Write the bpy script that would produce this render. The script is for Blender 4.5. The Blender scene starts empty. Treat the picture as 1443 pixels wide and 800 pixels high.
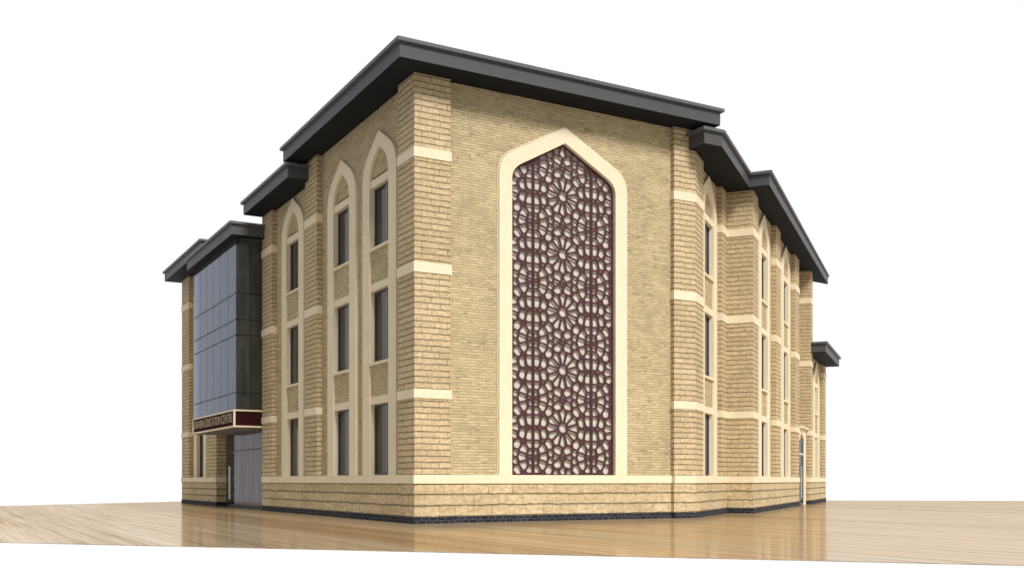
import bpy, bmesh, math, random
from mathutils import Vector
random.seed(7)
R = math.radians
sc = bpy.context.scene
COL = sc.collection

# ------------------------------------------------------------------ camera
EYE = 1.1
cd = bpy.data.cameras.new("camera")
cam = bpy.data.objects.new("camera", cd); COL.objects.link(cam)
cam.location = (0, 0, EYE); cam.rotation_euler = (R(90), 0, 0)
cd.sensor_width = 36.0; cd.lens = 36.0 * 1464.0 / 1443.0
cd.shift_y = 0.1917
cd.clip_start = 0.1; cd.clip_end = 2000
sc.camera = cam

# ------------------------------------------------------------------ sky: white in view, dimmed elsewhere to lower the ambient light on the walls
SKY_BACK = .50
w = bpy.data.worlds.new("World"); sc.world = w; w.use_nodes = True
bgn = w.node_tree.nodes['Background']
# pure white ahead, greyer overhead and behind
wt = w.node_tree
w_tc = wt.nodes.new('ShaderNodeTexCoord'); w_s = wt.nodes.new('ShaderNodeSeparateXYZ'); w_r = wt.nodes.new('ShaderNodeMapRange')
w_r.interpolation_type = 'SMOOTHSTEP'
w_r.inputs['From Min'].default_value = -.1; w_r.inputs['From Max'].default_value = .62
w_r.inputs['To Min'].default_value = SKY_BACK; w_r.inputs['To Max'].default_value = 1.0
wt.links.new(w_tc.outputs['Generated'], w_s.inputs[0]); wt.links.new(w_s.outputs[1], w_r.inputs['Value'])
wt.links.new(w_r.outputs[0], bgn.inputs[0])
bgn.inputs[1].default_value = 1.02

# ------------------------------------------------------------------ sun (from the front right, high)
SUN_AZ, SUN_EL = 28.0, 42.0
sd = bpy.data.lights.new("sun", 'SUN'); sun = bpy.data.objects.new("sun", sd); COL.objects.link(sun)
sd.energy = 3.85; sd.angle = R(17); sd.color = (1.0, 0.965, 0.89)
sv = Vector((-math.sin(R(SUN_AZ)) * math.cos(R(SUN_EL)), math.cos(R(SUN_AZ)) * math.cos(R(SUN_EL)), -math.sin(R(SUN_EL))))
sun.rotation_euler = sv.to_track_quat('-Z', 'Y').to_euler()
sun.location = (20, -20, 30)

sc.view_settings.view_transform = 'Standard'; sc.view_settings.look = 'None'
sc.view_settings.exposure = 0.0; sc.view_settings.gamma = 1.0
sc.view_settings.use_curve_mapping = False
sc.render.engine = 'CYCLES'

# ------------------------------------------------------------------ plan of the building (metres)
V2 = lambda x, y: Vector((x, y))
aL, aF, aR = R(29.18), R(60.82), R(22.57)
dL = V2(-math.sin(aL), math.cos(aL)); dF = V2(math.sin(aF), math.cos(aF)); dR = V2(math.sin(aR), math.cos(aR))
nL = -dF; nF = -dL; nR = V2(math.cos(aR), -math.sin(aR))
CO = V2(-2.4714, 26.3137)                # front corner
ROOT = Vector((CO.x, CO.y, 0))
P0 = CO + dF * 9.044                     # corner where the right wing turns away
P1 = P0 + dR * 4.784
P2 = P1 + nR * 0.877                     # right wing after its first step outward
P3 = P2 + dR * 14.571 + nR * 0.207       # and after its second

class Fr:
    """a facade: origin on the pilaster plane, d runs along it, n points out of it"""
    def __init__(s, P, d, n): s.P, s.d, s.n = P, d, n
    def pt(s, a, o, z):
        q = s.P + s.d * a + s.n * o
        return Vector((q.x, q.y, z))
FL = Fr(CO, dL, nL); FF = Fr(CO, dF, nF)
F1 = Fr(P0, dR, nR); F2 = Fr(P2, dR, nR); F3 = Fr(P3, dR, nR)

class MB:
    def __init__(s): s.v = []; s.f = []
    def add(s, vs, fs):
        k = len(s.v); s.v += vs; s.f += [[k + i for i in f] for f in fs]; return s
    def box(s, fr, a0, a1, o0, o1, z0, z1):
        p = [fr.pt(a, o, z) for z in (z0, z1) for (a, o) in ((a0, o0), (a1, o0), (a1, o1), (a0, o1))]
        return s.add(p, [(0, 1, 2, 3), (4, 5, 6, 7), (0, 1, 5, 4), (1, 2, 6, 5), (2, 3, 7, 6), (3, 0, 4, 7)])
    def prism(s, fr, poly, o0, o1):
        n = len(poly)
        p = [fr.pt(a, o0, z) for a, z in poly] + [fr.pt(a, o1, z) for a, z in poly]
        return s.add(p, [list(range(n)), list(range(n, 2 * n))] + [(i, (i + 1) % n, n + (i + 1) % n, n + i) for i in range(n)])
    def plan(s, pts, z0, z1):
        n = len(pts)
        p = [Vector((q.x, q.y, z0)) for q in pts] + [Vector((q.x, q.y, z1)) for q in pts]
        return s.add(p, [list(range(n)), list(range(n, 2 * n))] + [(i, (i + 1) % n, n + (i + 1) % n, n + i) for i in range(n)])
    def cyl(s, fr, a, o, z0, z1, r, n=10):
        p = []
        for z in (z0, z1):
            for k in range(n):
                t = 2 * math.pi * k / n
                p.append(fr.pt(a + r * math.cos(t), o + r * math.sin(t), z))
        return s.add(p, [list(range(n)), list(range(n, 2 * n))] + [(i, (i + 1) % n, n + (i + 1) % n, n + i) for i in range(n)])
    def build(s, name, mat, parent=None, base=True):
        me = bpy.data.meshes.new(name)
        off = ROOT if base else Vector((0, 0, 0))
        me.from_pydata([p - off for p in s.v], [], s.f)
        bm = bmesh.new(); bm.from_mesh(me); bmesh.ops.recalc_face_normals(bm, faces=bm.faces); bm.to_mesh(me); bm.free()
        return finish(name, me, mat, parent, off)

def finish(name, me, mat, parent, off):
    uv = me.uv_layers.new(name="UVMap")
    for p in me.polygons:
        n = p.normal
        t = Vector((-n.y, n.x, 0))
        if abs(n.z) > 0.7 or t.length < 1e-6:
            for li in p.loop_indices:
                c = me.vertices[me.loops[li].vertex_index].co; uv.data[li].uv = (c.x, c.y)
        else:
            t.normalize()
            for li in p.loop_indices:
                c = me.vertices[me.loops[li].vertex_index].co + off; uv.data[li].uv = (c.dot(t), c.z)
    me.materials.append(mat)
    o = bpy.data.objects.new(name, me); COL.objects.link(o)
    if parent: o.parent = parent
    return o

# ------------------------------------------------------------------ materials
def new_mat(name):
    m = bpy.data.materials.new(name); m.use_nodes = True
    nt = m.node_tree
    return m, nt, nt.nodes['Principled BSDF']
def N(nt, t, **kw):
    n = nt.nodes.new(t)
    for k, v in kw.items(): setattr(n, k, v)
    return n
def mixc(nt, blend, fac, a, b):
    n = N(nt, 'ShaderNodeMix', data_type='RGBA', blend_type=blend)
    for sock, val in ((n.inputs[0], fac), (n.inputs[6], a), (n.inputs[7], b)):
        if hasattr(val, 'links') or hasattr(val, 'is_linked'): nt.links.new(val, sock)
        elif isinstance(val, (int, float)): sock.default_value = val
        else: sock.default_value = (*val, 1)
    return n.outputs[2]
def ramp(nt, fac, stops):
    n = N(nt, 'ShaderNodeValToRGB'); e = n.color_ramp.elements
    while len(e) < len(stops): e.new(0.5)
    for i, (p, c) in enumerate(stops):
        e[i].position = p; e[i].color = (*c, 1) if not isinstance(c, (int, float)) else (c, c, c, 1)
    nt.links.new(fac, n.inputs[0]); return n.outputs[0]
def noise(nt, vec, scale, detail=3, rough=0.55):
    n = N(nt, 'ShaderNodeTexNoise'); n.inputs['Scale'].default_value = scale
    n.inputs['Detail'].default_value = detail; n.inputs['Roughness'].default_value = rough
    if vec is not None: nt.links.new(vec, n.inputs['Vector'])
    return n
def mapping(nt, vec, loc=(0, 0, 0), scale=(1, 1, 1), rot=(0, 0, 0)):
    n = N(nt, 'ShaderNodeMapping')
    n.inputs['Location'].default_value = loc; n.inputs['Scale'].default_value = scale; n.inputs['Rotation'].default_value = rot
    nt.links.new(vec, n.inputs['Vector']); return n.outputs[0]
def brick(nt, vec, bw, rh, mortar, smooth, c1=(0, 0, 0), c2=(1, 1, 1), cm=(0, 0, 0), off=0.5):
    b = N(nt, 'ShaderNodeTexBrick'); b.offset = off
    b.inputs['Scale'].default_value = 1; b.inputs['Brick Width'].default_value = bw; b.inputs['Row Height'].default_value = rh
    b.inputs['Mortar Size'].default_value = mortar; b.inputs['Mortar Smooth'].default_value = smooth
    b.inputs['Bias'].default_value = 0
    for k, c in (('Color1', c1), ('Color2', c2), ('Mortar', cm)): b.inputs[k].default_value = (*c, 1)
    nt.links.new(vec, b.inputs['Vector']); return b

def masonry(name, bw, rh, z0, c1, c2, cm, mortar, smooth, wob, bump_h, bump_n, nscale, dark=None, off=0.5):
    m, nt, bs = new_mat(name)
    tc = N(nt, 'ShaderNodeTexCoord')
    uv = mapping(nt, tc.outputs['UV'], loc=(0.13, -z0, 0))
    nz = noise(nt, uv, 5.0 / max(bw, .2) * .5, 3, .6)
    v = N(nt, 'ShaderNodeVectorMath', operation='SUBTRACT'); nt.links.new(nz.outputs['Color'], v.inputs[0]); v.inputs[1].default_value = (.5, .5, .5)
    v2 = N(nt, 'ShaderNodeVectorMath', operation='MULTIPLY'); nt.links.new(v.outputs[0], v2.inputs[0]); v2.inputs[1].default_value = (wob, wob, 0)
    v3 = N(nt, 'ShaderNodeVectorMath', operation='ADD'); nt.links.new(v2.outputs[0], v3.inputs[0]); nt.links.new(uv, v3.inputs[1])
    b = brick(nt, v3.outputs[0], bw, rh, mortar, smooth, c1, c2, cm, off)
    col = b.outputs['Color']
    if dark:                                                     # now and then a darker brick
        bb = brick(nt, v3.outputs[0], bw, rh, mortar, smooth, (0, 0, 0), (1, 1, 1), (.5, .5, .5), off)
        msk = ramp(nt, bb.outputs['Color'], [(0.0, 0), (0.90, 0), (0.95, .6), (1, .8)])
        big = noise(nt, uv, 1.3, 2)
        pk = ramp(nt, big.outputs['Fac'], [(0.38, .1), (0.62, 1)])
        mm = N(nt, 'ShaderNodeMath', operation='MULTIPLY'); nt.links.new(msk, mm.inputs[0]); nt.links.new(pk, mm.inputs[1])
        col = mixc(nt, 'MIX', mm.outputs[0], col, dark)
    rowl = brick(nt, v3.outputs[0], 900, rh, mortar * 1.5, .8, (0, 0, 0), (0, 0, 0), (1, 1, 1), 0)
    wv = ramp(nt, noise(nt, mapping(nt, uv, scale=(1.5, 4, 1)), 1.4, 3).outputs['Fac'], [(.3, .2), (.65, .62)])
    rk = N(nt, 'ShaderNodeMath', operation='MULTIPLY'); nt.links.new(rowl.outputs['Fac'], rk.inputs[0]); nt.links.new(wv, rk.inputs[1])
    col = mixc(nt, 'MIX', rk.outputs[0], col, tuple(.45 * c for c in c1))
    # short smoky streaks along the courses
    stv = noise(nt, mapping(nt, uv, scale=(5, 26, 1)), 1.0, 2, .5)
    stp = ramp(nt, noise(nt, mapping(nt, uv, scale=(1, 1.4, 1)), 1.3, 3).outputs['Fac'], [(.38, .1), (.58, 1)])
    stm = ramp(nt, stv.outputs['Fac'], [(.54, 0), (.66, .85)])
    sk = N(nt, 'ShaderNodeMath', operation='MULTIPLY'); nt.links.new(stm, sk.inputs[0]); nt.links.new(stp, sk.inputs[1])
    if dark: col = mixc(nt, 'MIX', sk.outputs[0], col, dark)
    big = noise(nt, uv, .7, 4)
    tone = ramp(nt, big.outputs['Fac'], [(.3, .9), (.7, 1.08)])
    col = mixc(nt, 'MULTIPLY', 1.0, col, tone)
    fine = noise(nt, uv, nscale, 5, .7)
    ft = ramp(nt, fine.outputs['Fac'], [(.25, .74), (.5, 1.0), (.75, 1.16)])
    col = mixc(nt, 'MULTIPLY', 1.0, col, ft)
    nt.links.new(col, bs.inputs['Base Color'])
    bs.inputs['Roughness'].default_value = .9; bs.inputs['Specular IOR Level'].default_value = .15
    inv = N(nt, 'ShaderNodeMath', operation='SUBTRACT'); inv.inputs[0].default_value = 1; nt.links.new(b.outputs['Fac'], inv.inputs[1])
    rough = noise(nt, uv, nscale * .45, 5, .65)
    h = N(nt, 'ShaderNodeMath', operation='MULTIPLY_ADD'); nt.links.new(rough.outputs['Fac'], h.inputs[0]); h.inputs[1].default_value = bump_n
    nt.links.new(inv.outputs[0], h.inputs[2])
    bp = N(nt, 'ShaderNodeBump'); bp.inputs['Strength'].default_value = 1; bp.inputs['Distance'].default_value = bump_h
    nt.links.new(h.outputs[0], bp.inputs['Height']); nt.links.new(bp.outputs[0], bs.inputs['Normal'])
    return m

BASE0 = .167
M = {}
def split_stone(name, bw, rh, z0, c1, c2, line, lw, wob, wfreq, bump_h, nscale):
    """courses of split-faced blocks: ragged dark bed joints, faint upright joints, mottled faces"""
    m, nt, bs = new_mat(name)
    tc = N(nt, 'ShaderNodeTexCoord')
    uv = mapping(nt, tc.outputs['UV'], loc=(0.13, -z0, 0))
    nz = noise(nt, mapping(nt, uv, scale=(wfreq, wfreq * .6, 1)), 1, 3, .65)
    v = N(nt, 'ShaderNodeVectorMath', operation='SUBTRACT'); nt.links.new(nz.outputs['Color'], v.inputs[0]); v.inputs[1].default_value = (.5, .5, .5)
    v2 = N(nt, 'ShaderNodeVectorMath', operation='MULTIPLY'); nt.links.new(v.outputs[0], v2.inputs[0]); v2.inputs[1].default_value = (wob, wob, 0)
    v3 = N(nt, 'ShaderNodeVectorMath', operation='ADD'); nt.links.new(v2.outputs[0], v3.inputs[0]); nt.links.new(uv, v3.inputs[1])
    mid = tuple((a + b) / 2 for a, b in zip(c1, c2))
    blk = brick(nt, v3.outputs[0], bw, rh, .010, .3, c1, c2, tuple(.46 * c for c in mid), .43)
    blk.squash = .72; blk.squash_frequency = 3
    row = brick(nt, v3.outputs[0], 900, rh, lw, .75, (0, 0, 0), (0, 0, 0), (1, 1, 1), 0)
    # joint strength wanders along the course
    fade = ramp(nt, noise(nt, mapping(nt, uv, scale=(1.8, 5, 1)), 1.2, 3).outputs['Fac'], [(.32, .35), (.62, 1)])
    k = N(nt, 'ShaderNodeMath', operation='MULTIPLY'); nt.links.new(row.outputs['Fac'], k.inputs[0]); nt.links.new(fade, k.inputs[1])
    k2 = N(nt, 'ShaderNodeMath', operation='MULTIPLY'); nt.links.new(k.outputs[0], k2.inputs[0]); k2.inputs[1].default_value = .42
    # upright joints show only here and there
    plainb = brick(nt, v3.outputs[0], bw, rh, .010, .3, c1, c2, mid, .43); plainb.squash = .72; plainb.squash_frequency = 3
    vis = ramp(nt, noise(nt, mapping(nt, uv, scale=(2.2, 6, 1)), 1.1, 2).outputs['Fac'], [(.38, .3), (.55, 1)])
    blkc = mixc(nt, 'MIX', vis, plainb.outputs['Color'], blk.outputs['Color'])
    fine = noise(nt, mapping(nt, uv, scale=(1, 1.5, 1)), nscale, 5, .7)
    ft = ramp(nt, fine.outputs['Fac'], [(.28, .62), (.5, .98), (.72, 1.28)])
    big = ramp(nt, noise(nt, uv, .6, 3).outputs['Fac'], [(.3, .9), (.7, 1.08)])
    col = mixc(nt, 'MULTIPLY', 1, mixc(nt, 'MULTIPLY', 1, blkc, ft), big)
    col = mixc(nt, 'MIX', k2.outputs[0], col, line)
    nt.links.new(col, bs.inputs['Base Color'])
    bs.inputs['Roughness'].default_value = .92; bs.inputs['Specular IOR Level'].default_value = .1
    inv = N(nt, 'ShaderNodeMath', operation='SUBTRACT'); inv.inputs[0].default_value = 1; nt.links.new(row.outputs['Fac'], inv.inputs[1])
    rough = noise(nt, mapping(nt, uv, scale=(1, 1.6, 1)), nscale * .55, 6, .65)
    h = N(nt, 'ShaderNodeMath', operation='MULTIPLY_ADD'); nt.links.new(rough.outputs['Fac'], h.inputs[0]); h.inputs[1].default_value = 1.0
    nt.links.new(inv.outputs[0], h.inputs[2])
    bp = N(nt, 'ShaderNodeBump'); bp.inputs['Strength'].default_value = 1; bp.inputs['Distance'].default_value = bump_h
    nt.links.new(h.outputs[0], bp.inputs['Height']); nt.links.new(bp.outputs[0], bs.inputs['Normal'])
    return m
M['pil'] = split_stone('split_faced_stone', .50, .156, 1.25, (.50, .395, .245), (.575, .46, .295), (.25, .18, .10), .019, .032, 3.2, .04, 10)
M['plinth'] = split_stone('rock_faced_block', .74, .286, BASE0, (.51, .405, .25), (.575, .465, .30), (.25, .18, .10), .027, .075, 2.6, .085, 6)
M['brick'] = masonry('buff_brick', .26, .075, 1.25, (.43, .355, .218), (.575, .475, .295), (.45, .365, .218), .008, .2, .006, .008, .3, 30, dark=(.24, .19, .125), off=.37)
M['engineering'] = masonry('dark_blue_brick', .22, .083, 0, (.012, .014, .022), (.028, .032, .045), (.12, .125, .14), .008, .1, .003, .006, .2, 30)

def plain(name, col, rough=.7, spec=.3, metal=0, var=.08, scale=3.0, bump=0.0):
    m, nt, bs = new_mat(name)
    tc = N(nt, 'ShaderNodeTexCoord')
    nz = noise(nt, tc.outputs['Object'], scale, 5, .6)
    t = ramp(nt, nz.outputs['Fac'], [(.3, 1 - var), (.7, 1 + var)])
    nt.links.new(mixc(nt, 'MULTIPLY', 1.0, col, t), bs.inputs['Base Color'])
    bs.inputs['Roughness'].default_value = rough; bs.inputs['Specular IOR Level'].default_value = spec; bs.inputs['Metallic'].default_value = metal
    if bump:
        n2 = noise(nt, tc.outputs['Object'], scale * 14, 4, .6)
        bp = N(nt, 'ShaderNodeBump'); bp.inputs['Strength'].default_value = .5; bp.inputs['Distance'].default_value = bump
        nt.links.new(n2.outputs['Fac'], bp.inputs['Height']); nt.links.new(bp.outputs[0], bs.inputs['Normal'])
    return m
M['trim'] = plain('cream_cast_stone', (.725, .63, .465), .8, .12, var=.04, scale=1.6, bump=.004)
M['roof'] = plain('grey_roof_metal', (.068, .069, .074), .55, .3, var=.04, scale=.8)
M['cap'] = plain('grey_roof_capping', (.105, .106, .112), .5, .3, var=.04, scale=.8)
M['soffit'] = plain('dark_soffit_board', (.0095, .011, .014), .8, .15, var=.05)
M['maroon'] = plain('maroon_metal', (.062, .017, .022), .5, .35, var=.08)
M['signred'] = plain('maroon_sign_panel', (.030, .009, .010), .9, .03, var=.05)
M['gold'] = plain('dull_gold_letter', (.21, .15, .07), .5, .4, metal=.2, var=.1)
M['backing'] = plain('pale_panel', (.56, .53, .485), .8, .2, var=.05)
M['frame'] = plain('dark_window_frame', (.05, .058, .08), .5, .4, var=.03)
M['mullion'] = plain('pale_grey_mullion', (.17, .18, .21), .5, .4, var=.03)
M['joint'] = plain('black_glazing_joint', (.012, .013, .016), .6, .2, var=.03)
M['dark'] = plain('dark_interior', (.022, .021, .02), .9, .1, var=.2)
M['slab'] = plain('pale_inner_concrete', (.55, .54, .52), .8, .2)
M['room'] = plain('grey_inner_wall', (.28, .27, .26), .9, .1)
M['curtain'] = plain('brown_curtain', (.13, .10, .075), .9, .1, var=.2)
M['steel'] = plain('brushed_steel', (.62, .64, .66), .35, .5, metal=.6, var=.03)
M['cansoff'] = plain('grey_canopy_soffit', (.16, .155, .14), .8, .2, var=.05)

def glass(name, tint, see, spec, var=.15, rough=.03, clear=None):
    """dark coated glass: mostly its base tint and mirror, a little of what lies behind"""
    m, nt, bs = new_mat(name)
    tc = N(nt, 'ShaderNodeTexCoord')
    mp = mapping(nt, tc.outputs['Object'], scale=(1.6, 1.6, .4))
    nz = noise(nt, mp, 1.5, 5, .62)
    t = ramp(nt, nz.outputs['Fac'], [(.3, 1 - var), (.7, 1 + var)])
    nt.links.new(mixc(nt, 'MULTIPLY', 1.0, tint, t), bs.inputs['Base Color'])
    bs.inputs['Roughness'].default_value = rough; bs.inputs['IOR'].default_value = spec
    n2 = noise(nt, tc.outputs['Object'], .55, 2)
    bp = N(nt, 'ShaderNodeBump'); bp.inputs['Strength'].default_value = .25; bp.inputs['Distance'].default_value = .03
    nt.links.new(n2.outputs['Fac'], bp.inputs['Height']); nt.links.new(bp.outputs[0], bs.inputs['Normal'])
    tr = N(nt, 'ShaderNodeBsdfTransparent'); tr.inputs[0].default_value = (.48, .57, .76, 1)
    mx = N(nt, 'ShaderNodeMixShader'); mx.inputs[0].default_value = see
    out = nt.nodes['Material Output']
    nt.links.new(bs.outputs[0], mx.inputs[1]); nt.links.new(tr.outputs[0], mx.inputs[2]); nt.links.new(mx.outputs[0], out.inputs[0])
    if clear:                                    # see-through glazing: tinted, mirror rising towards grazing angles
        tr.inputs[0].default_value = (*clear, 1)
        bs.inputs['Specular IOR Level'].default_value = 0; bs.inputs['Roughness'].default_value = .9
        fr_ = N(nt, 'ShaderNodeFresnel'); fr_.inputs['IOR'].default_value = spec; nt.links.new(bp.outputs[0], fr_.inputs['Normal'])
        gl = N(nt, 'ShaderNodeBsdfGlossy'); gl.inputs['Roughness'].default_value = rough; gl.inputs[0].default_value = (.84, .88, .97, 1); nt.links.new(bp.outputs[0], gl.inputs['Normal'])
        m2 = N(nt, 'ShaderNodeMixShader'); nt.links.new(fr_.outputs[0], m2.inputs[0])
        nt.links.new(mx.outputs[0], m2.inputs[1]); nt.links.new(gl.outputs[0], m2.inputs[2]); nt.links.new(m2.outputs[0], out.inputs[0])
    return m
M['pane'] = glass('window_glass', (.075, .10, .175), .12, 1.25, .35)  # bluish tint stands in for reflected sky, put into the pane colour
M['panewarm'] = glass('window_glass_warm', (.066, .056, .045), .15, 1.25, .3)
M['tower'] = glass('blue_tower_glass', (.075, .095, .165), .62, 1.21, .25, clear=(.52, .60, .78))
M['towerside'] = glass('grey_green_glass', (.07, .074, .066), .5, 1.5, .3, clear=(.55, .58, .55))
M['doorglass'] = glass('dark_door_glass', (.028, .032, .038), .05, 1.06, .3)
M['lobby'] = glass('lobby_glass', (.125, .108, .135), .1, 1.12, .42)

# glossy timber-toned paving, its boards running along the left wing
def ground_mat():
    m, nt, bs = new_mat('polished_tan_boards')
    tc = N(nt, 'ShaderNodeTexCoord')
    base = mapping(nt, tc.outputs['Object'], rot=(0, 0, -aL))     # y runs along the boards
    sep = N(nt, 'ShaderNodeSeparateXYZ'); nt.links.new(base, sep.inputs[0])
    q = N(nt, 'ShaderNodeMath', operation='MULTIPLY'); nt.links.new(sep.outputs[0], q.inputs[0]); q.inputs[1].default_value = 1 / 1.75
    fl = N(nt, 'ShaderNodeMath', operation='FLOOR'); nt.links.new(q.outputs[0], fl.inputs[0])
    wn = N(nt, 'ShaderNodeTexWhiteNoise', noise_dimensions='1D'); nt.links.new(fl.outputs[0], wn.inputs['W'])
    tone = ramp(nt, wn.outputs['Value'], [(0, (.30, .205, .115)), (.5, (.42, .30, .18)), (1, (.38, .30, .205))])
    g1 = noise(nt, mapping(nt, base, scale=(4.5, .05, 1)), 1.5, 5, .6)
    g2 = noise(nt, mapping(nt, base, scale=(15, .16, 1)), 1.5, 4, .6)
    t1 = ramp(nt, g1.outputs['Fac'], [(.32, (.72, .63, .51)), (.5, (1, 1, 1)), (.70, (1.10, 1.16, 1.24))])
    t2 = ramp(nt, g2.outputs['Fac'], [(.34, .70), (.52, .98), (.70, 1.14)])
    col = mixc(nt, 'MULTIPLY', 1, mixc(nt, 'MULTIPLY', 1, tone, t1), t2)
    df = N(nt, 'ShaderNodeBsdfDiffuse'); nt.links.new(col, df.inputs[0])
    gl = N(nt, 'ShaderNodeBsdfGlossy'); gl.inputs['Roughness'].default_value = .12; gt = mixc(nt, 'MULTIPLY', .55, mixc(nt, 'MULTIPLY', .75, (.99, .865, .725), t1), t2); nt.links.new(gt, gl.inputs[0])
    mx = N(nt, 'ShaderNodeMixShader'); mx.inputs[0].default_value = .5
    nt.links.new(df.outputs[0], mx.inputs[1]); nt.links.new(gl.outputs[0], mx.inputs[2])
    nt.links.new(mx.outputs[0], nt.nodes['Material Output'].inputs[0])
    return m
M['ground'] = ground_mat()

# ------------------------------------------------------------------ ground: one finite paved plate on white
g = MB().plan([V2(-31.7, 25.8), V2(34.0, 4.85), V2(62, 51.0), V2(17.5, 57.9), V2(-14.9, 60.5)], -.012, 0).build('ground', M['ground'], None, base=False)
g['kind'] = 'structure'

# ------------------------------------------------------------------ the building
B = bpy.data.objects.new('education_centre', None); COL.objects.link(B)
B.location = ROOT
B['label'] = 'buff stone education centre with grey flat roofs, pointed-arch windows and maroon lattice screen'
B['category'] = 'building'

W = -.18                    # brick wall plane behind the pilasters
E_ = -.10                   # face of the stone window surrounds
BAND0, BAND1 = 1.025, 1.25
STORY = ((3.195, 3.43), (6.39, 6.65), (9.31, 9.56))

def bez(p0, c, p1, n=9):
    return [((1 - t) ** 2 * p0[0] + 2 * t * (1 - t) * c[0] + t * t * p1[0], (1 - t) ** 2 * p0[1] + 2 * t * (1 - t) * c[1] + t * t * p1[1]) for t in [i / n for i in range(n + 1)]]
def half_arch(hw, zs, straight, ctrl, apex):
    """right half: from the springing up to the apex"""
    return list(reversed(bez(straight, (hw, ctrl), (hw, zs)))) + [(0, apex)]
def arch_poly(c, half, zb):
    r = [(c + x, z) for x, z in half]; l = [(c - x, z) for x, z in reversed(half[:-1])]
    return [(c + half[0][0], zb)] + r + l + [(c - half[0][0], zb)]
def ring_poly(c, outer, inner, zb):
    o = arch_poly(c, outer, zb); i = arch_poly(c, inner, zb)
    return o + list(reversed(i))

def bay(fr, c, dz=0.0, floors=3, hw=1.235, iw=.69):
    """one tall pointed-arch window: stone surround with lintels, sills, spandrels and panes"""
    out = half_arch(hw, 9.45 + dz, (.70, 10.345 + dz), 10.02 + dz, 10.77 + dz)
    inn = half_arch(iw, 9.42 + dz, (.30, 10.155 + dz), 9.92 + dz, 10.33 + dz)
    win = MB().prism(fr, ring_poly(c, out, inn, BAND1), -.42, E_).build('arched_window', M['trim'], B)
    tops = [9.30 + dz, 6.40 + dz, 3.23 + dz][:floors] if floors == 3 else [5.70, 3.23]
    bots = [7.62 + dz, 4.42 + dz, BAND1] if floors == 3 else [4.42, BAND1]
    for k, (t, b) in enumerate(zip(tops, bots)):
        MB().box(fr, c - iw, c + iw, -.36, E_ - .035, t, t + .21).build('lintel', M['trim'], win)
        nb = b
        if b > BAND1 + .01:
            sl = MB(); sl.prism(Fr(fr.P + fr.d * (c - iw + .001), fr.n, fr.d), [(-.36, b - .10), (E_ + .015, b - .10), (E_ + .015, b - .03), (-.27, b + .03), (-.36, b + .03)], 0, 2 * iw - .002)
            sl.build('sill', M['trim'], win)
            nt_ = tops[k + 1] + .21
            MB().box(fr, c - iw, c + iw, -.36, E_ - .05, nt_, b - .10).build('spandrel', M['brick'], win)
        # frame with a mullion towards the right, two panes
        fm = MB(); o0, o1 = -.33, -.255; fw = .05
        mc = c - .22 if fr is FL else c + .1
        fm.box(fr, c - iw, c - iw + fw, o0, o1, b, t).box(fr, c + iw - fw, c + iw, o0, o1, b, t)
        fm.box(fr, c - iw + fw, c + iw - fw, o0, o1, t - fw, t).box(fr, c - iw + fw, c + iw - fw, o0, o1, b, b + fw)
        fm.build('window_frame', M['frame'], win)
        MB().box(fr, mc - .045, mc + .045, o0, o1 + .01, b + fw, t - fw).build('mullion', M['mullion'], win)
        MB().box(fr, c - iw + fw, mc - .045, -.305, -.29, b + fw, t - fw).build('window_pane', M['pane'], win)
        MB().box(fr, mc + .045, c + iw - fw, -.305, -.29, b + fw, t - fw).build('window_pane', M['panewarm'], win)
    # brick infill of the arch head above the top lintel
    tt = tops[0] + .21
    head = [(c + x * 1.02, z) for x, z in inn if z > tt] ; headl = [(c - x * 1.02, z) for x, z in reversed(inn[:-1]) if z > tt]
    MB().prism(fr, [(c + iw + .01, tt)] + head + headl + [(c - iw - .01, tt)], -.44, W - .10).build('tympanum', M['brick'], win)
    return win

def wall(fr, s0, s1, zt, bays, name='wall', z0=BAND1, top=9.6, plane=W, mat='brick', back=-.72):
    """brick wall with one slot behind every window"""
    mb = MB(); cur = s0
    for c in sorted(bays):
        mb.box(fr, cur, c - .70, -.5, plane, z0, zt)
        mb.box(fr, c - .70, c + .70, -.5, plane, top, zt)
        cur = c + .70
    mb.box(fr, cur, s1, -.5, plane, z0, zt)
    o = mb.build(name, M[mat], B)
    MB().box(fr, s0, s1, back, back + .05, z0 - .05, zt - .02).build('interior', M['dark'], o)
    return o

def pilaster(fr, s0, s1, zt, bands=STORY, out=0.0):
    p = MB().box(fr, s0, s1, -.5, out, BAND1, zt).build('pilaster', M['pil'], B)
    for z0, z1 in bands:
        if z1 < zt: MB().box(fr, s0 - .02, s1 + .02, -.5, out + .025, z0, z1).build('stone_band', M['trim'], p)
    return p
def pilaster_plan(pts, grow, zt, bands=STORY):
    p = MB().plan(pts, BAND1, zt).build('pilaster', M['pil'], B)
    for z0, z1 in bands:
        if z1 < zt: MB().plan(grow, z0, z1).build('stone_band', M['trim'], p)
    return p
def footing(runs):
    """runs of (frame, s0, s1, o): dark brick base, block plinth, stone band above it"""
    for fr, s0, s1, o, t0, t1 in runs:
        MB().box(fr, s0 - .02 * t0, s1 + .02 * t1, -.55, o + .02, 0, BASE0).build('base_course', M['engineering'], B)
        MB().box(fr, s0, s1, -.55, o, BASE0, BAND0).build('plinth', M['plinth'], B)
        MB().box(fr, s0 - .035 * t0, s1 + .035 * t1, -.55, o + .035, BAND0, BAND1).build('string_course', M['trim'], B)

ZM, ZT = 11.43, 10.82       # soffit heights: main block, lower tiers

# --- left wing -----------------------------------------------------------
wall(FL, 1.0, 8.30, ZM, [2.67, 5.69])
wall(FL, 8.30, 13.87, ZT, [10.55])
pilaster(FL, 7.638, 8.823, ZM)
pilaster(FL, 12.646, 13.90, ZT)
for c in (2.67, 5.69, 10.55): bay(FL, c)
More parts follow.
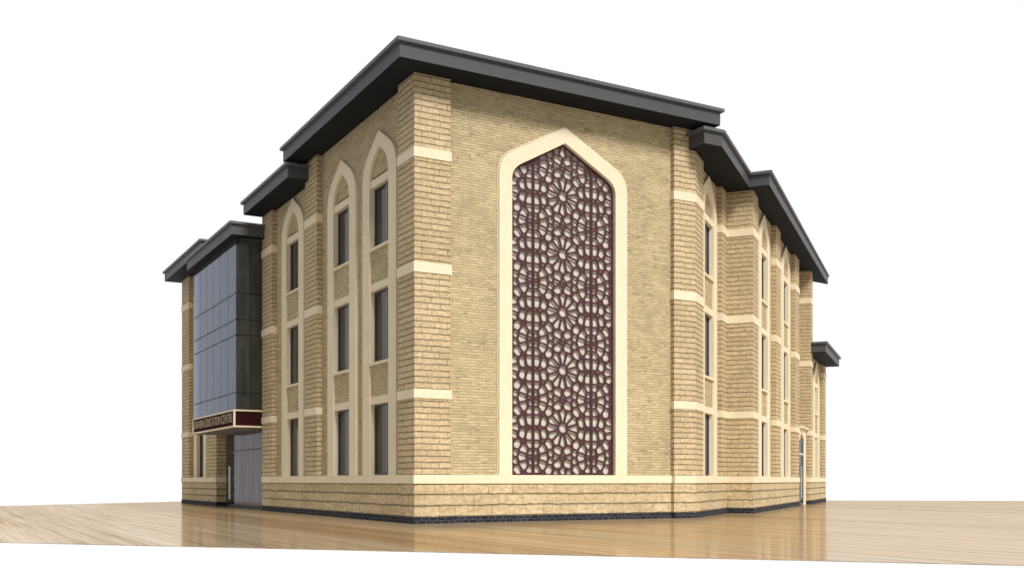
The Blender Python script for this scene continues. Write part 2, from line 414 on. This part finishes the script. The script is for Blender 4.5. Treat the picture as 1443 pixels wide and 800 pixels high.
# corner pilaster (square column wrapping the corner)
cp = lambda g_: [CO + nL * g_ + nF * g_, CO + dF * (1.016 + g_) + nF * g_, CO + dF * (1.016 + g_) - nF * .5, CO - nL * .5 - nF * (1.055 + g_), CO + nL * g_ - nF * (1.055 + g_)]
def corner_pts(g_):
    return [FF.pt(-g_, g_, 0).xy, FF.pt(1.016 + g_, g_, 0).xy, FF.pt(1.016 + g_, -.5, 0).xy, FF.pt(.5, -.5, 0).xy, FL.pt(1.055 + g_, -.5, 0).xy, FL.pt(1.055 + g_, g_, 0).xy]
pilaster_plan(corner_pts(0), corner_pts(.025), ZM)

# --- front with the lattice -----------------------------------------------
WF = -.165
mb = MB()
SC_C = 4.575
sc_out = half_arch(2.07, 9.25, (1.67, 9.92), 9.72, 10.81)
sc_in = half_arch(1.68, 9.18, (1.37, 9.63), 9.46, 10.385)
op = arch_poly(SC_C, half_arch(1.72, 9.18, (1.40, 9.66), 9.49, 10.42), BAND1)
front = [(1.0, BAND1)] + list(reversed(op)) + [(8.30, BAND1), (8.30, ZM), (1.0, ZM)]
# the outline runs along the foot of the wall, up round the arch and back
fw_ = [(1.0, BAND1), (SC_C - 1.72, BAND1)] + list(reversed(op))[1:-1] + [(SC_C + 1.72, BAND1), (8.30, BAND1), (8.30, ZM), (1.0, ZM)]
MB().prism(FF, fw_, -.6, WF).build('wall', M['brick'], B)
ss = MB().prism(FF, ring_poly(SC_C, sc_out, sc_in, BAND1), -.5, WF + .06).build('screen_surround', M['trim'], B)
sc_edge = half_arch(2.105, 9.25, (1.70, 9.945), 9.745, 10.85)
MB().prism(FF, ring_poly(SC_C, sc_edge, [(x + .012, z + .005) for x, z in sc_out[:-1]] + [(0, 10.818)], BAND1), -.4, WF + .025).build('edge_moulding', M['trim'], ss)
MB().prism(FF, arch_poly(SC_C, half_arch(1.70, 9.18, (1.385, 9.645), 9.475, 10.40), BAND1), -.42, WF - .138).build('backing_panel', M['backing'], ss)

# lattice sheet with cut-out rosettes
TW, TH = 1.893, 1.60
def clip(poly, region):
    out = poly
    n = len(region)
    for i in range(n):
        ax, az = region[i]; bx, bz = region[(i + 1) % n]
        inp = out; out = []
        if not inp: break
        side = lambda p: (bx - ax) * (p[1] - az) - (bz - az) * (p[0] - ax)
        for j in range(len(inp)):
            p, q = inp[j], inp[(j + 1) % len(inp)]
            sp, sq = side(p), side(q)
            if sp >= 0: out.append(p)
            if (sp >= 0) != (sq >= 0):
                t = sp / (sp - sq); out.append((p[0] + (q[0] - p[0]) * t, p[1] + (q[1] - p[1]) * t))
    return out
def area(p): return .5 * sum(p[i][0] * p[(i + 1) % len(p)][1] - p[(i + 1) % len(p)][0] * p[i][1] for i in range(len(p)))
bound = arch_poly(0, half_arch(1.70, 9.18, (1.385, 9.645), 9.475, 10.40), BAND1 - .005)
region = arch_poly(0, half_arch(1.645, 9.16, (1.335, 9.59), 9.42, 10.335), BAND1 + .03)
if area(region) < 0: region.reverse()
holes = []
TZ0 = 2.545
# the openings: cells round a twelve-petal rosette and the small stars between rosettes, with straps of even width left between
seeds = [(0, 0, 0.0)]
for k in range(12):
    a = R(30 * k); seeds.append((.365 * math.cos(a), .365 * math.sin(a), .026))
    a = R(30 * k + 15); seeds.append((.628 * math.cos(a), .628 * math.sin(a), .018))
    seeds.append((.500 * math.cos(a), .500 * math.sin(a), .004))
    a = R(30 * k); seeds.append((.735 * math.cos(a), .735 * math.sin(a), -.002)); seeds.append((.565 * math.cos(a), .565 * math.sin(a), -.002))
for sx in (-1, 1):
    for sz in (-1, 1):
        seeds += [(sx * .655, sz * .595, .020), (sx * .846, sz * .455, .016), (sx * .842, sz * .215, .022), (sx * .868, sz * .665, .010),
                  (sx * .385, sz * .708, .010), (sx * .735, sz * .335, -.004), (sx * .76, sz * .08, -.004)]
    seeds += [(sx * .235, .80, .010), (sx * .60, .80, .022), (sx * .84, .80, .004), (sx * .895, 0, -.006)]
seeds += [(0, .80, -.012)]
STRAP = .053
allseeds = [(x + i * TW, z + TZ0 + j * TH, w_) for i in (-1, 0, 1) for j in range(-1, 6) for x, z, w_ in seeds]
def halfplane(poly, nx_, nz_, d):
    out = []
    for j in range(len(poly)):
        p, q = poly[j], poly[(j + 1) % len(poly)]
        sp, sq = p[0] * nx_ + p[1] * nz_ - d, q[0] * nx_ + q[1] * nz_ - d
        if sp <= 0: out.append(p)
        if (sp <= 0) != (sq <= 0):
            t = sp / (sp - sq); out.append((p[0] + (q[0] - p[0]) * t, p[1] + (q[1] - p[1]) * t))
    return out
nh = 0
for i0, (x0, z0, w0) in enumerate(allseeds):
    if abs(x0) > 1.75 or z0 > 10.5 or z0 < BAND1 - .1: continue
    cell = [(x0 + .45 * math.cos(R(30 * k)), z0 + .45 * math.sin(R(30 * k))) for k in range(12)]
    for i1, (x1, z1, w1) in enumerate(allseeds):
        dx, dz = x1 - x0, z1 - z0; L2 = dx * dx + dz * dz
        if i1 == i0 or L2 > .9 or L2 < 1e-9: continue
        Ln = math.sqrt(L2); t = .5 * (L2 + w0 - w1) / Ln           # distance of the power bisector
        cell = halfplane(cell, dx / Ln, dz / Ln, (x0 * dx + z0 * dz) / Ln + t - STRAP / 2)
        if len(cell) < 3: break
    if len(cell) < 3: continue
    cell = clip(cell, region)
    cl = []
    for p in cell:
        if not cl or (abs(p[0] - cl[-1][0]) + abs(p[1] - cl[-1][1])) > 2e-3: cl.append(p)
    if len(cl) < 3 or abs(area(cl)) < .0006: continue
    # soften the corners
    rc = []
    for k in range(len(cl)):
        p, q = cl[k], cl[(k + 1) % len(cl)]
        rc += [(p[0] * .92 + q[0] * .08, p[1] * .92 + q[1] * .08), (p[0] * .08 + q[0] * .92, p[1] * .08 + q[1] * .92)]
    holes.append(rc); nh += 1
from mathutils.geometry import delaunay_2d_cdt
dv, dfc = [], []
for poly in [bound] + holes:
    dfc.append(list(range(len(dv), len(dv) + len(poly)))); dv += [Vector(p) for p in poly]
ov, oe, of, o1, o2, o3 = delaunay_2d_cdt(dv, [], dfc, 0, 1e-6)
keep = [f for f, src in zip(of, o3) if list(src) == [0]]
LT = .012
nv = len(ov)
vs = [FF.pt(SC_C + p.x, WF - .07 + LT, p.y) for p in ov] + [FF.pt(SC_C + p.x, WF - .07 - LT, p.y) for p in ov]
fs = [list(f) for f in keep] + [[nv + i for i in reversed(f)] for f in keep]
cnt = {}
for f in keep:
    for i in range(len(f)):
        e_ = (f[i], f[(i + 1) % len(f)]); cnt[e_] = 1
fs += [[e_[1], e_[0], nv + e_[0], nv + e_[1]] for e_ in cnt if (e_[1], e_[0]) not in cnt]
used = sorted({i for f in fs for i in f}); ren = {i: k for k, i in enumerate(used)}
lat = MB().add([vs[i] for i in used], [[ren[i] for i in f] for f in fs])
scr = lat.build('lattice_screen', M['maroon'], B)
scr['label'] = 'maroon lattice of twelve-petal rosettes'
# two upright bars on the joints between the lattice panels
for sx in (-1, 1):
    MB().box(FF, SC_C + sx * TW / 2 - .032, SC_C + sx * TW / 2 + .032, WF - .085, WF - .05, BAND1, 9.72).build('upright_bar', M['maroon'], scr)

# --- right wing -------------------------------------------------------------
# pilaster that turns the corner
def fold_pts(g_):
    v_ = P0 + (nF + nR).normalized() * g_ / math.cos(R(19.1))
    return [FF.pt(8.254 - g_, -.5, 0).xy, FF.pt(8.254 - g_, g_, 0).xy, v_, F1.pt(1.11 + g_, g_, 0).xy, F1.pt(1.11 + g_, -.5, 0).xy]
pilaster_plan(fold_pts(0), fold_pts(.025), ZM - .4)
MB().plan([FF.pt(8.262, -.5, 0).xy, FF.pt(8.262, -.008, 0).xy, FF.pt(9.03, -.008, 0).xy, FF.pt(9.03, -.5, 0).xy], ZM - .4, ZM).build('pilaster', M['pil'], B)
wall(F1, 1.0, 4.1, ZT, [2.46])
def step1_pts(g_):
    return [F1.pt(3.992 - g_, -.5, 0).xy, F1.pt(3.992 - g_, g_, 0).xy, F2.pt(-g_, -.877 + g_, 0).xy, F2.pt(-g_, g_, 0).xy, F2.pt(1.081 + g_, g_, 0).xy, F2.pt(1.081 + g_, -.5, 0).xy, F2.pt(.5, -.5, 0).xy, F2.pt(.5, -1.4, 0).xy]
pilaster_plan(step1_pts(0), step1_pts(.025), ZT)
wall(F2, 1.0, 12.0, ZT, [3.14, 8.70])
pilaster(F2, 5.20, 6.391, ZT); pilaster(F2, 10.70, 12.058, ZT)
MB().box(F2, 12.0, 14.6, -.9, -.45, BAND1, ZT).build('wall', M['brick'], B)
def step2_pts(g_):
    return [F3.pt(-g_, -1.0, 0).xy, F3.pt(-g_, g_, 0).xy, F3.pt(.762 + g_, g_, 0).xy, F3.pt(.762 + g_, -1.0, 0).xy]
pilaster_plan(step2_pts(0), step2_pts(.025), ZT)
bay(F1, 2.46); bay(F2, 3.14); bay(F2, 8.70)
# low end block
wall(F3, .75, 5.7, 7.05, [3.35], top=5.91)
bay(F3, 3.35, dz=-3.86, floors=2)
pilaster(F3, 5.575, 6.651, 7.05)
# end walls behind the corners, so that the blocks are closed
endd = -dF
MB().plan([F3.pt(.755, -.4, 0).xy, F3.pt(.755, -.4, 0).xy - nR * 9, F3.pt(.5, -.4, 0).xy - nR * 9, F3.pt(.5, -.4, 0).xy], 0, ZT).build('wall', M['brick'], B)
MB().plan([F3.pt(6.64, -.4, 0).xy, F3.pt(6.64, -.4, 0).xy - nR * 9, F3.pt(6.4, -.4, 0).xy - nR * 9, F3.pt(6.4, -.4, 0).xy], 0, 7.05).build('wall', M['brick'], B)

# --- far left block -----------------------------------------------------------
wall(FL, 21.0, 27.0, ZT, [24.6])
pilaster(FL, 26.45, 28.03, ZT); pilaster(FL, 20.97, 22.85, 3.9)
bay(FL, 24.6)
MB().box(FL, 27.8, 28.02, -9.5, -.5, 0, ZT).build('wall', M['brick'], B)

# --- footing all round ----------------------------------------------------------
footing([(FL, -.0, 13.89, 0, 1, 0), (FL, 20.97, 28.03, 0, 0, 1),
         (FF, .552, 1.016, 0, 0, 0), (FF, 1.016, 8.254, WF + .02, 0, 0), (FF, 8.254, 9.044, 0, 0, 0),
         (F1, .0, 4.784, 0, 0, 0), (F2, .0, 12.10, 0, 1, 0), (F3, .0, 6.651, 0, 1, 1)])
FS = Fr(P1, nR, -dR)        # face of the first step
FS2 = Fr(P3 - nR * .6, nR, -dR)
footing([(FS, -.5, .327, 0, 0, 0), (FS2, 0, .05, 0, 0, 0)])

# --- roofs -------------------------------------------------------------------------
def offset_poly(pts, d):
    """grow a plan polygon by d (counter-clockwise or clockwise alike)"""
    n = len(pts); A = sum(pts[i].x * pts[(i + 1) % n].y - pts[(i + 1) % n].x * pts[i].y for i in range(n))
    sgn = 1 if A > 0 else -1; out = []
    for i in range(n):
        a, b, c = pts[i - 1], pts[i], pts[(i + 1) % n]
        e1 = (b - a).normalized(); e2 = (c - b).normalized()
        n1 = V2(e1.y, -e1.x) * sgn; n2 = V2(e2.y, -e2.x) * sgn
        m_ = (n1 + n2); k = d / max(.25, 1 + n1.dot(n2))
        out.append(b + m_ * k)
    return out
def roof(pts, z, label=None):
    r = MB().plan(pts, z + .012, z + .385).build('roof', M['roof'], B)
    MB().plan(offset_poly(pts, .09), z + .385, z + .475).build('roof_cap', M['cap'], r)
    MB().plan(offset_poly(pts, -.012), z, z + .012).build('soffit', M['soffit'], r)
    if label: r['label'] = label
ab = lambda a, b: CO + dF * a + dL * b
roof([ab(-.70, -.70), ab(9.393, -.70), ab(9.393, 8.94), ab(-.70, 8.94)], ZM, 'highest grey roof slab over the lattice front')
roof([ab(-.70, 8.475), ab(8.0, 8.475), ab(8.0, 13.873), ab(-.70, 13.873)], ZT)
roof([ab(-.70, 20.70), ab(8.0, 20.70), ab(8.0, 28.633), ab(-.70, 28.633)], ZT + .03)
roof([ab(-1.20, 13.58), ab(8.0, 13.58), ab(8.0, 21.13), ab(-1.20, 21.13)], 10.0, 'grey roof slab over the glass tower')
def isect(p, d, q, e):
    den = d.x * e.y - d.y * e.x; t = ((q.x - p.x) * e.y - (q.y - p.y) * e.x) / den; return p + d * t
Q1 = isect(CO + nF * .70, dF, P0 + nR * .81, dR)
Q2 = F1.pt(4.43, .81, 0).xy; Q3 = F2.pt(-.37, .60, 0).xy; Q4 = F2.pt(18.4, .60, 0).xy
dE = V2(math.sin(R(53)), math.cos(R(53)))
roof([ab(8.80, .3), ab(8.80, -.70), Q1, Q2, Q3, Q4, Q4 - dE * 10, ab(8.80, 14)], ZT, 'stepped grey roof slab over the right wing')
roof([F3.pt(.12, -6, 0).xy, F3.pt(.12, .65, 0).xy, F3.pt(6.9, .65, 0).xy, F3.pt(6.9, -6, 0).xy], 7.05, 'small low grey roof slab at the far right end')

# --- glass tower ---------------------------------------------------------------------
T0, T1, TP = 13.91, 20.89, .95
tw = MB().box(FL, T0 + .02, T1 - .02, TP - .16, TP - .06, 3.70, 3.80).box(FL, T0 + .02, T1 - .02, -4.2, TP - .06, 3.62, 3.70).build('glass_tower', M['frame'], B)
for z0, z1 in ((6.45, 6.98), (9.70, 9.98)):
    MB().box(FL, T0 + .03, T1 - .03, -4.2, TP - .08, z0, z1).build('floor_slab', M['slab'], tw)
for a in (15.2, 17.5, 19.8):
    MB().cyl(FL, a, .45, 3.70, 9.72, .17, 16).build('column', M['slab'], tw)
st_ = MB()                                              # stair flights behind the glass
for (z0, z1, a0, a1) in ((3.75, 6.5, 15.0, 19.2), (6.98, 9.4, 19.2, 15.0)):
    st_.prism(FL, [(a0, z0), (a1, z1), (a1, z1 + .32), (a0, z0 + .32)], -1.6, -.5)
st_.build('stair', M['slab'], tw)
zs = [3.70, 4.32, 6.43, 7.00, 7.96, 9.77]
nx = 6; px = (T1 - T0 - .02) / nx
for k in range(nx):
    for z0, z1 in zip(zs[:-1], zs[1:]):
        a = T0 + .01 + k * px
        MB().box(FL, a + .012, a + px - .012, TP - .03, TP, z0 + .022, z1 - .022).build('glass_panel', M['tower'], tw)
FT = Fr(FL.pt(T0, 0, 0).xy, nL, -dL)
for k in range(2):
    a = -.05 + k * .5
    for z0, z1 in zip(zs[:-1], zs[1:]):
        MB().box(FT, a + .01, a + .48, -.03, 0, z0 + .022, (z1 if z1 < 9.7 else 9.98) - .022).build('glass_panel', M['towerside'], tw)
jm = MB()
for z in zs[1:-1]:
    jm.box(FL, T0 + .01, T1, TP - .05, TP - .004, z - .022, z + .022)
    jm.box(FT, -.05, .90, -.05, -.004, z - .022, z + .022)
for k in range(1, nx): jm.box(FL, T0 + .01 + k * px - .012, T0 + .01 + k * px + .012, TP - .05, TP - .006, 3.70, 9.77)
jm.box(FT, .43, .46, -.05, -.004, 3.70, 9.96)
jm.build('mullion', M['joint'], tw)
MB().box(FL, T0, T1, TP - .09, TP + .004, 9.772, 9.985).build('header', M['soffit'], tw)
MB().box(FL, 13.0, 21.6, -4.4, -4.2, 0, 9.95).build('interior', M['room'], tw)
MB().box(FL, 13.0, 13.86, -4.2, -.52, 0, 9.95).box(FL, 20.98, 21.6, -4.2, -.75, 0, 9.95).build('interior', M['room'], tw)

# --- entrance canopy with the sign ---------------------------------------------------
C0, C1, CP = 13.93, 20.75, 1.05
cn = MB().box(FL, C0 + .03, C1 - .03, -.6, CP - .03, 3.11, 3.66).build('sign_canopy', M['signred'], B)
tb = MB()
tb.box(FL, C0 - .02, C1, -.45, CP, 3.055, 3.115).box(FL, C0 - .02, C1, -.45, CP, 3.645, 3.70)
for a in (C0 - .02, C1 - .07): tb.box(FL, a, a + .07, CP - .07, CP, 3.115, 3.645)
for a in (C0 - .02, C1 - .07): tb.box(FL, a, a + .07, -.10, -.02, 3.115, 3.645)
tb.build('sign_border', M['trim'], cn)
MB().box(FL, C0 + .05, C1 - .07, -.44, CP - .07, 3.04, 3.054).build('canopy_soffit', M['cansoff'], cn)
fc = bpy.data.curves.new('lettering', 'FONT'); fc.body = "ZAKARIA EDUCATION CENTRE"; fc.size = .50; fc.extrude = .012; fc.align_x = 'CENTER'; fc.offset = .004
to = bpy.data.objects.new('lettering_tmp', fc); COL.objects.link(to); bpy.context.view_layer.update()
tme = bpy.data.meshes.new_from_object(to.evaluated_get(bpy.context.evaluated_depsgraph_get())); bpy.data.objects.remove(to)
xs = [v.co.x for v in tme.vertices]; ys = [v.co.y for v in tme.vertices]
kx = (C1 - C0 - .45) / (max(xs) - min(xs)); ky = .34 / (max(ys) - min(ys))
for v in tme.vertices:
    # seen from outside the letters run from the far end of the canopy to the near one
    v.co = FL.pt((C0 + C1) / 2 - v.co.x * kx, CP - .03 + .014 + v.co.z, 3.24 + (v.co.y - min(ys)) * ky) - ROOT
tme.materials.clear(); tme.name = 'lettering'
finish('lettering', tme, M['gold'], cn, ROOT)

# --- entrance: flush glazing beside a recessed door ---------------------------------
lb = MB().box(FL, 13.90, 18.08, -.50, -.08, 0, 3.05).build('entrance_glazing', M['dark'], B)
for k in range(3):
    a = 13.90 + k * 4.18 / 3
    for z0, z1 in ((.16, 2.27), (2.31, 3.04)):
        MB().box(FL, a + .012, a + 4.18 / 3 - .012, -.07, -.03, z0, z1).build('glass_panel', M['lobby'], lb)
jb = MB().box(FL, 13.90, 18.08, -.075, -.035, 2.27, 2.31).box(FL, 13.90, 18.08, -.075, -.03, 0, .16)
jb.build('mullion', M['joint'], lb)
dr = MB().box(FL, 18.08, 20.97, -.55, -.42, .02, 3.05).build('entrance_door', M['frame'], B)
MB().box(FL, 18.10, 20.9, -.415, -.40, .10, 2.27).build('door_glass', M['towerside'], dr)
MB().box(FL, 18.10, 20.9, -.415, -.40, 2.33, 3.04).build('door_glass', M['towerside'], dr)
MB().cyl(FL, 19.75, -.27, .32, 1.71, .045).box(FL, 19.73, 19.77, -.40, -.27, .45, .49).box(FL, 19.73, 19.77, -.40, -.27, 1.55, 1.59).build('door_handle', M['steel'], dr)

# --- side door of the right wing ---------------------------------------------------------
gd = MB().box(F2, 12.065, 13.64, -.30, -.02, .02, 2.95).build('side_door', M['frame'], B)
MB().box(F2, 12.10, 13.60, -.015, -.005, .12, 2.25).build('door_glass', M['doorglass'], gd)
MB().box(F2, 12.10, 13.60, -.015, -.005, 2.33, 2.88).build('door_glass', M['doorglass'], gd)
MB().box(F2, 12.065, 13.64, -.02, .005, 2.25, 2.33).build('transom_bar', M['steel'], gd)
MB().cyl(F2, 12.45, .05, .33, 1.75, .025).box(F2, 12.435, 12.465, -.005, .05, .5, .54).box(F2, 12.435, 12.465, -.005, .05, 1.55, 1.59).build('door_handle', M['steel'], gd)
sur = MB(); dc = 12.86; dh = half_arch(.79, 2.86, (.45, 3.10), 3.0, 3.29)
sur.prism(F2, [(12.063, 2.86), (12.063, 3.44), (14.40, 3.44), (14.40, 0), (dc + .79, 0)] + [(dc + x, z) for x, z in dh] + [(dc - x, z) for x, z in reversed(dh[:-1])], -.44, .012)
sur.build('door_surround', M['trim'], gd)
MB().box(F2, 12.07, 13.64, -.44, -.10, 2.952, 3.40).build('door_tympanum', M['trim'], gd)
MB().box(F2, 12.064, 14.50, -.44, .14, 3.44, 3.52).build('door_hood', M['trim'], gd)
print('holes', nh)
